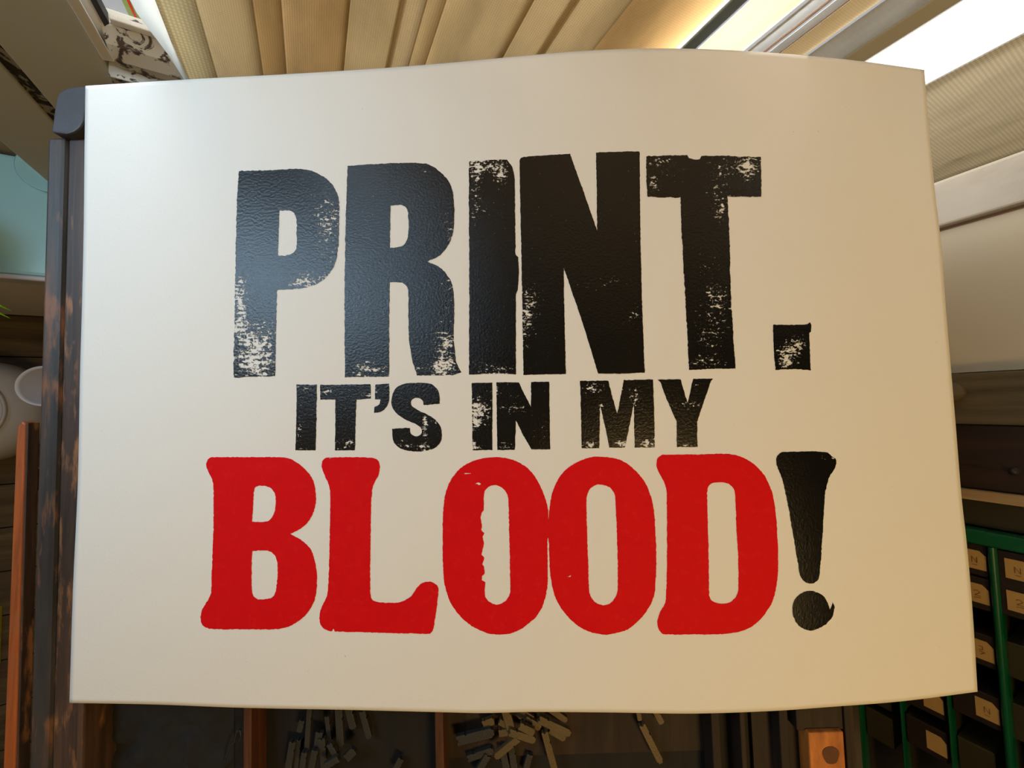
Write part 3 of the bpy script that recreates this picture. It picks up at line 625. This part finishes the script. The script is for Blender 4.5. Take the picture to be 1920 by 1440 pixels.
# ------------------------------------------------------------------ vertical blind
blind = empty('vertical_blind', (.3, YW - .03, 2.2), label='tan and cream ribbed vertical blind hanging at the window behind the poster', cat='blind')
ZB, ZT = CAM_Z - .80, 2.18
def slat(px0, px1, yoff, bow, slope, mat, parent=blind, z0=ZB, name='slat', label=None, th=.0008, lean=0.0, wav=0.0):
    """hanging strip; yoff is its distance in front of the glass side, bow curves it, slope turns it about its own length"""
    y = YW - .010 - yoff
    x0 = hit_y(px0, 0, y).x; x1 = hit_y(px1, 0, y).x; n = 14; V, Fc = [], []
    NZ = 12
    for k in range(NZ + 1):
        z = z0 + (ZT - z0) * k / NZ
        for i in range(n + 1):
            t = i / n; x = x0 + (x1 - x0) * t
            if lean: x -= lean * max(0, (ZT - .9 - z)) * (1 - t) * 0 
            yy = y + bow * (4 * t * (1 - t)) + slope * (t - .5) + wav * math.sin(z * 9 + x * 40)
            V.append((x, yy, z))
    for k in range(NZ):
        for i in range(n):
            a = k * (n + 1) + i; Fc.append((a, a + 1, a + n + 2, a + n + 1))
    o = mesh(name, V, Fc, mat, parent, True)
    sd = o.modifiers.new('t', 'SOLIDIFY'); sd.thickness = th
    if label: o['label'] = label
    return o
slat(292, 366, .030, .001, .002, 'cloth_pale', label='pale cream slat with a coarse weave', wav=.0005)
slat(358, 474, .020, -.002, -.004, 'cloth', wav=.0006)
slat(466, 527, .014, .001, .003, 'cloth_dark')
slat(522, 656, .008, -.002, -.010, 'cloth_dark')
slat(650, 760, .012, -.003, -.006, 'cloth', wav=.0006)
slat(750, 800, .018, .001, -.006, 'cloth')
slat(795, 836, .016, .001, -.004, 'cloth')
slat(826, 996, .010, -.003, -.008, 'cloth', wav=.0008)
slat(986, 1082, .014, -.002, -.008, 'cloth', wav=.0008)
slat(1072, 1180, .020, -.002, -.008, 'cloth', wav=.0006)
slat(1168, 1372, .008, -.004, .006, 'cloth_dark', label='slat glowing white beside the window bar')
slat(1403, 1512, .010, -.003, .004, 'cloth_tan', label='tan slat fading to bright cream')
slat(1590, 1656, .012, -.001, .004, 'cloth', label='narrow tan slat between white strips')
xa = hit_y(1735, 160, YW - .03).x
# bright sheet and ribbed slat at the right
def slat_x(x0, x1, y0, y1, mat, label, bow=0, z0=ZB, name='slat', par=blind, wav=0):
    V, Fc = [], []; n, NZ = 16, 12
    for k in range(NZ + 1):
        z = z0 + (ZT - z0) * k / NZ
        for i in range(n + 1):
            t = i / n; V.append((x0 + (x1 - x0) * t, y0 + (y1 - y0) * t + bow * 4 * t * (1 - t) + wav * math.sin(t * 12 + z * 3), z))
    for k in range(NZ):
        for i in range(n):
            a = k * (n + 1) + i; Fc.append((a, a + 1, a + n + 2, a + n + 1))
    o = mesh(name, V, Fc, mat, par, True); sd = o.modifiers.new('t', 'SOLIDIFY'); sd.thickness = .0008
    o['label'] = label; return o
slat_x(hit_y(1806, 0, YW - .024).x, hit_y(1735, 160, YW - .024).x + .004, YW - .024, YW - .020, 'white_sheet', 'bright white translucent sheet', -.002)
xD = hit_y(1752, 338, YW - .03).x
slat_x(hit_y(1735, 160, YW - .03).x, min(xD, XR - .004), YW - .030, YW - .034, 'cloth_grey', 'wide beige slat with a coarse rib', -.002)
box('head_rail', (-.16, YW - .06, 2.18), (XR - .02, YW - .005, 2.22), 'white_frame', blind, .002)
# twisted white edge strip at the left of the blind
y = YW - .045
p00, p01 = hit_y(239, 0, y), hit_y(293, 0, y); pb = hit_y(351, 149, y)
V, Fc = [], []
N = 30
z_hi = ZT; z_mid = p00.z; z_lo = pb.z
for k in range(N + 1):
    z = z_lo - .06 + (z_hi - z_lo + .06) * k / N
    f = max(0.0, min(1.0, (z - z_lo) / (z_mid - z_lo))) if z < z_mid else 1.0
    wd = (p01.x - p00.x) * f + .0006
    V += [(pb.x - wd, y - .0, z), (pb.x - wd * .4, y + .003, z), (pb.x, y + .006, z)]
for k in range(N):
    for i in range(2):
        a = k * 3 + i; Fc.append((a, a + 1, a + 4, a + 3))
o = mesh('edge_strip', V, Fc, 'white_sheet', blind, True); o['label'] = 'plain white strip narrowing downwards'
sd = o.modifiers.new('t', 'SOLIDIFY'); sd.thickness = .001
# window bars between the slats
w2 = S(empty('window_2', (.4, YW, Z_s1)))
def bar(px0, px1, y0, y1, mat, name='window_bar', label=None):
    a, b = hit_y(px0, 0, y0).x, hit_y(px1, 0, y0).x
    o = box(name, (a, y0, Z_s1 + .003), (b, y1, 2.2), mat, w2, .0015)
    if label: o['label'] = label
    return o
bar(1374, 1404, YW - .022, YW - .019, 'mullion', label='blue-grey window bar')
slat(1513, 1557, .014, .002, .004, 'grey_sheet', label='narrow white slat')
bar(1557, 1563, YW - .012, YW - .009, 'brown_seam', label='brown seam')
slat(1563, 1592, .014, -.002, .003, 'grey_sheet', label='narrow white slat')
bar(1592, 1596, YW - .012, YW - .009, 'brown_seam', label='brown seam')
slat(1655, 1753, .014, -.003, .004, 'grey_sheet', label='wide white slat')
bar(1752, 1806, YW - .026, YW - .020, 'taupe', label='taupe upright bar')

# ------------------------------------------------------------------ right-hand side: cupboard and green cabinet
XF = 1.05
def yat(px, py): return hit_x(px, py, XF).y
y1_, y2_, y3_, y4_ = yat(1785, 699), yat(1792, 795), yat(1802, 916), yat(1803, 934)
cup = empty('dark_cupboard', (XF + .1, (y1_ + y3_) / 2, 0), label='dark brown cupboard with a grey-brown front panel at the right wall', cat='cupboard')
box('front_panel', (XF + .002, y2_, .02), (XF + .03, y1_ - .002, 1.9), 'grey_board', cup, .002)['label'] = 'grey-brown dusty panel'
box('cupboard_body', (XF + .03, y4_ + .02, 0), (XN - .01, y1_ - .004, 1.9), 'dark_board', cup, .002)
box('side_board', (XF + .008, y3_ + .001, .02), (XF + .03, y2_ - .001, 1.9), 'dark_board', cup, .002)
kp = hit_x(1788, 735, XF)
lathe('knob', [(0.0001, .022), (.010, .021), (.016, .017), (.018, .011), (.015, .005), (.008, .002), (.007, -.004)], (XF + .002, kp.y, kp.z), 'grey_board', cup, Vector((-1, 0, 0)))['label'] = 'round knob'
hp = hit_x(1900, 885, XF)
lathe('catch', [(.0001, .010), (.004, .009), (.005, .004), (.007, .002), (.007, -.001)], (XF + .008, hp.y, hp.z), 'metal_type', cup, Vector((-1, 0, 0)), 16)['label'] = 'small dull metal catch'
tag(box('wooden_upright', (XF - .004, y4_, 0), (XF + .028, y3_, 2.0), 'wood_edge', None, .001), 'pale wooden upright between the cupboard and the green cabinet', 'upright')

ygt, ygb = yat(1811, 989), yat(1812, 1016)
cab = empty('green_cabinet', (XF + .2, yat(1850, 1300), 0), label='green steel cabinet of small labelled drawers at the right', cat='cabinet')
yb_far = ygb - .62
zt = CAM_Z + .30; 
box('side_panel', (XF + .02, ygt + .002, 0), (XN - .02, y4_ - .003, zt), 'drawer_inner', cab, .001)['label'] = 'dark olive side panel'
box('corner_post', (XF - .004, ygb, 0), (XF + .02, ygt, zt), 'green_steel', cab, .003)
box('cabinet_back', (XN - .03, yb_far, 0), (XN - .02, ygb, zt), 'dark_tray', cab, 0)
box('corner_post', (XF - .004, yb_far - .03, 0), (XF + .02, yb_far, zt), 'green_steel', cab, .003)
zd = [hit_x(1893, 1424, XF).z]; dz = zd[0] - hit_x(1787, 1424, XF).z
levels = [zd[0] + dz * 2, zd[0] + dz, zd[0], zd[0] - dz, zd[0] - 2 * dz, zd[0] - 3 * dz]
for k, z in enumerate(levels):
    hgt = .011 if k <= 2 else .005
    V, Fc = [], []
    n = 10; y0, y1 = yb_far, ygb - .0005
    ring = [(XF - .002 + .006 - .006 * math.cos(a / n * math.pi), z + hgt * .5 * math.sin((a / n - .5) * math.pi)) for a in range(n + 1)]
    ring = [(XF - .004 + .008 * (1 - math.cos((a / n - .5) * math.pi)), z + hgt / 2 * math.sin((a / n - .5) * math.pi)) for a in range(n + 1)] + [(XF + .02, z + hgt / 2), (XF + .02, z - hgt / 2)]
    prism('shelf_rail', ring, lambda x, zz: Vector((x, y0, zz)), lambda x, zz: Vector((x, y1, zz)), 'green_steel', cab, 0)
    box('shelf', (XF + .02, y0, z - .001), (XN - .03, y1, z + .001), 'drawer_inner', cab, 0)
# drawers of each shelf, with a card on each front
cards = {1: [(1908, 1070), (1912, 1131)], 2: [(1849, 1054), (1857, 1119), (1860, 1226), (1863, 1338)], 3: [(1750, 1316), (1760, 1398)]}
def scribble(c, kind, par):
    """pencilled characters on a card"""
    sets = {0: [[(-.3, -.5), (-.3, .5), (.3, -.5), (.3, .5)], [(-.3, -.9), (.3, -.9)]], 1: [[(-.4, .3), (0, .55), (.35, .2), (-.3, -.4), (.4, -.4)], [(-.4, -.8), (.4, -.7)]], 2: [[(-.35, .6), (.1, .7), (.1, .1), (-.35, 0)], [(-.35, -.3), (.35, -.3), (-.2, -.8)]]}
    V, Fc = [], []
    for st in sets[kind % 3]:
        for (a, b), (d, e) in zip(st[:-1], st[1:]):
            p = Vector((a, b)); q = Vector((d, e)); dd = (q - p).normalized(); nn = Vector((-dd.y, dd.x)) * .05
            k = len(V)
            for w in (p + nn, q + nn, q - nn, p - nn): V.append((c.x - .0008, c.y + w.y * .010, c.z + w.x * .010))
            Fc.append((k, k + 1, k + 2, k + 3))
    return mesh('handwriting', V, Fc, 'pencil', par)
for lv, lst in cards.items():
    ztop = levels[lv - 1] if False else None
for lv, lst in cards.items():
    zc = [hit_x(x, y, XF).z for x, y in lst]; ztop = levels[lv] - .007; zbot = levels[lv + 1] + .004
    for k, (x, y) in enumerate(lst):
        c = hit_x(x, y, XF + .002)
        d = box('drawer', (XF + .004, c.y - .028, zbot), (XF + .34, c.y + .028, ztop), 'dark_tray', cab, .002)
        hw, hh = (.0165, .0135)
        cc = Vector((XF + .0035, c.y, min(c.z, ztop - hh - .001)))
        pts = [(cc.y - hw, cc.z - hh), (cc.y + hw, cc.z - hh), (cc.y + hw, cc.z + hh * .45), (cc.y + hw * .5, cc.z + hh), (cc.y - hw, cc.z + hh)]
        l = prism('label_card', pts, lambda a, b: Vector((XF + .0027, a, b)), lambda a, b: Vector((XF + .0041, a, b)), 'card', d, 0)
        l['label'] = 'manila card with pencilled marks'
        if lv != 3: 
            s = scribble(Vector((XF + .003, cc.y, cc.z)), k, None); s.parent = d
# plain drawers without visible cards, filling the rest
for lv, ys in {1: [1230, 1340], 2: [1452], 3: [1240], 4: [1330, 1400], 0: [1100, 1200]}.items():
    ztop = levels[lv] - .007; zbot = (levels[lv + 1] if lv + 1 < len(levels) else levels[-1] - dz) + .004
    for yy in ys:
        c = yat(1860, yy) if lv < 3 else yat(1700, yy)
        box('drawer', (XF + .012, c - .03, zbot), (XF + .34, c + .03, ztop - .012), 'drawer_inner', cab, .002)

# ------------------------------------------------------------------ far left, low down
ZTB = CAM_Z - .95
a_ = hit_z(0, 518, ZTB); b_ = hit_z(0, 291, ZTB)
XL = -.78; XRc = hit_z(78, 520, ZTB).x + .03; print('CAB', a_, b_, XRc, X_ed, X_ck)
tb = empty('low_cabinet', (a_.x - .2, (a_.y + b_.y) / 2, 0), label='low white cabinet with a glossy teal top beyond the blackened case rail', cat='cabinet')
box('teal_top', (XL, a_.y + .006, ZTB - .02), (XRc, b_.y + .005, ZTB), 'teal', tb, .006)['label'] = 'glossy pale teal top'
box('white_lip', (XL, a_.y - .003, ZTB - .03), (XRc, a_.y + .0058, ZTB + .002), 'white_plastic', tb, .003)['label'] = 'white lip'
box('cabinet_body', (XL + .01, a_.y + .008, .10), (XRc - .01, b_.y, ZTB - .021), 'white_frame', tb, .003)
for xx in (XL + .04, XRc - .04):
    for yy in (a_.y + .03, b_.y - .04): box('foot', (xx - .015, yy - .015, 0), (xx + .015, yy + .015, .099), 'dark_board', tb, .002)
pc = hit_z(80, 318, ZTB)
# glass saucer-like ring on the teal top
def torus(name, c, R, r, mat, parent=None, ax=None, seg=48):
    prof = [(R + r * math.cos(a / 10 * 2 * math.pi), r * math.sin(a / 10 * 2 * math.pi)) for a in range(11)]
    return lathe(name, prof, c, mat, parent, ax, seg)
tag(lathe('dish', [(.001, .002), (.030, .002), (.040, .008), (.042, .008), (.031, .0), (.001, .0)], (pc.x + .012, pc.y, ZTB + .0005), 'teal', None), 'pale round dish on the teal cabinet top', 'dish')
# white tubs on the floor
c = hit_z(-46, 772, .12); R = 97 / F * (CAM_Z - .12) / -ray(-46, 772).z
tub = empty('white_tub', (c.x, c.y, 0), label='large rounded pale grey tub low at the left edge', cat='tub')
lathe('tub_body', [(.0001, 0), (R * .7, 0), (R * .9, .03), (R, .09), (R * .97, .13), (R * .85, .165), (R * .66, .18)], (c.x, c.y, 0), 'white_plastic', tub)
lathe('rim', [(R * .66, .178), (R * .68, .188), (R * .66, .193), (R * .62, .188), (R * .61, .165)], (c.x, c.y, 0), 'white_plastic', tub)['label'] = 'white rim'
lathe('lid', [(R * .61, .17), (R * .3, .175), (.0001, .176)], (c.x, c.y, 0), 'white_plastic', tub)
c = hit_z(84, 724, .42)
tag(lathe('white_jar', [(.0001, 0), (.024, .0), (.024, .26), (.028, .33), (.036, .41), (.038, .42), (.036, .424), (.033, .415), (.024, .33), (.0001, .30)], (c.x, c.y, .0), 'white_plastic', None), 'tall white jar whose rim shows beside the blackened rail', 'jar')
# plant
c = hit_z(-150, 450, ZTB)
pl = empty('potted_plant', (c.x, c.y, ZTB), label='potted plant with bright green leaves at the left edge', cat='plant')
lathe('pot', [(.0001, .01), (.04, 0), (.055, .12), (.06, .12), (.06, .14), (.05, .14), (.048, .1), (.0001, .1)], (c.x, c.y, ZTB + .0005), 'terracotta', pl)
def leaf(base, tip, wd, side):
    b, t = Vector(base), Vector(tip); d = t - b; L = d.length; d.normalize(); s = d.cross(Vector((0, 0, 1))).normalized(); up = s.cross(d)
    V, Fc = [], []; n = 12
    for i in range(n + 1):
        f = i / n; w = wd * math.sin(math.pi * min(1, f ** .8)) + .0004; m = b + d * L * f + up * (.02 * math.sin(math.pi * f))
        V += [m - s * w + up * .003, m, m + s * w + up * .003]
    for i in range(n):
        for j in range(2): a = i * 3 + j; Fc.append((a, a + 1, a + 4, a + 3))
    o = mesh('leaf', V, Fc, 'leaf', pl, True); sd = o.modifiers.new('t', 'SOLIDIFY'); sd.thickness = .0006
tube('stem', [(c.x, c.y, ZTB + .1), (c.x + .01, c.y - .01, ZTB + .17), (c.x + .02, c.y - .03, ZTB + .20)], .002, 'leaf', pl)
for tp_, w in (((22, 583), .007), ((20, 597), .008)):
    q = hit_z(*tp_, ZTB + .17); leaf((c.x + .02, c.y - .03, ZTB + .2), q, w, 1)
leaf((c.x, c.y, ZTB + .12), (c.x - .1, c.y + .03, ZTB + .19), .012, 1); leaf((c.x, c.y, ZTB + .12), (c.x - .08, c.y - .06, ZTB + .16), .012, 1)
# yellow box
c = hit_z(3, 1190, .001)
tag(box('yellow_box', (c.x - .12, c.y - .07, 0), (c.x, c.y + .07, .05), 'yellow', None, .002), 'yellow box barely showing at the left edge', 'box')

# ------------------------------------------------------------------ light
def area(name, loc, target, sx, sy, power, col, spread=180):
    l = bpy.data.lights.new(name, 'AREA'); l.shape = 'RECTANGLE'; l.size = sx; l.size_y = sy; l.energy = power; l.color = col; l.spread = math.radians(spread)
    o = bpy.data.objects.new(name, l); COL.objects.link(o); o.location = loc
    o.rotation_euler = (Vector(target) - Vector(loc)).to_track_quat('-Z', 'Y').to_euler(); return o
def area_rgb(name, loc, target, sx, sy, base, rgb, spread=180):
    k = max(rgb); return area(name, loc, target, sx, sy, base * k, tuple(c / k for c in rgb), spread)
area_rgb('daylight_pane', (-.165, YW - .005, 1.17), (-.165, .1, 1.0), .05, .46, .4, (.62, .84, 1.06))
area_rgb('added_daylight_left', (XLW - .01, .35, 1.44), (-.15, .1, 1.0), .22, .56, 3, (.43, .63, .82), 130)  # added lamp in the unseen left window, sized for cool light and ink sheen
area_rgb('daylight_outside', (.25, YW + .55, 1.6), (.25, 0, 1.25), 1.3, 1.4, 60, (.32, .30, .26))
area_rgb('daylight_gap', (hit_y(1318, 0, YW + .045).x, YW + .045, 1.10), (hit_y(1318, 0, YW).x - .01, 0, 1.10), .035, .5, 5, (.60, .60, .60), 100)
area_rgb('daylight_right', (.70, YW + .12, 1.2), (.6, 0, 1.15), .25, .6, 6, (.17, .17, .18))
# warm lamp in the room
area_rgb('ceiling_lamp', (.12, -.57, 2.3), (.12, 0, 1.2), .3, .3, 9, (.75, .485, .18))
w = bpy.data.worlds.new('world'); bpy.context.scene.world = w; w.use_nodes = True
w.node_tree.nodes['Background'].inputs[0].default_value = (.96, .98, 1, 1); w.node_tree.nodes['Background'].inputs[1].default_value = .45

# ------------------------------------------------------------------ camera and view
cam = bpy.data.cameras.new('camera'); cam.sensor_width = 36; cam.lens = 36 * F / W; cam.clip_start = .01
co = bpy.data.objects.new('camera', cam); COL.objects.link(co)
co.matrix_world = Matrix.Translation(ORG) @ M3.to_4x4()
sc = bpy.context.scene; sc.camera = co
sc.view_settings.view_transform = 'Standard'; sc.view_settings.look = 'None'; sc.view_settings.gamma = 1; sc.view_settings.use_curve_mapping = False
sc.view_settings.exposure = 0
sc.cycles.use_denoising = True
sc.cycles.max_bounces = 8
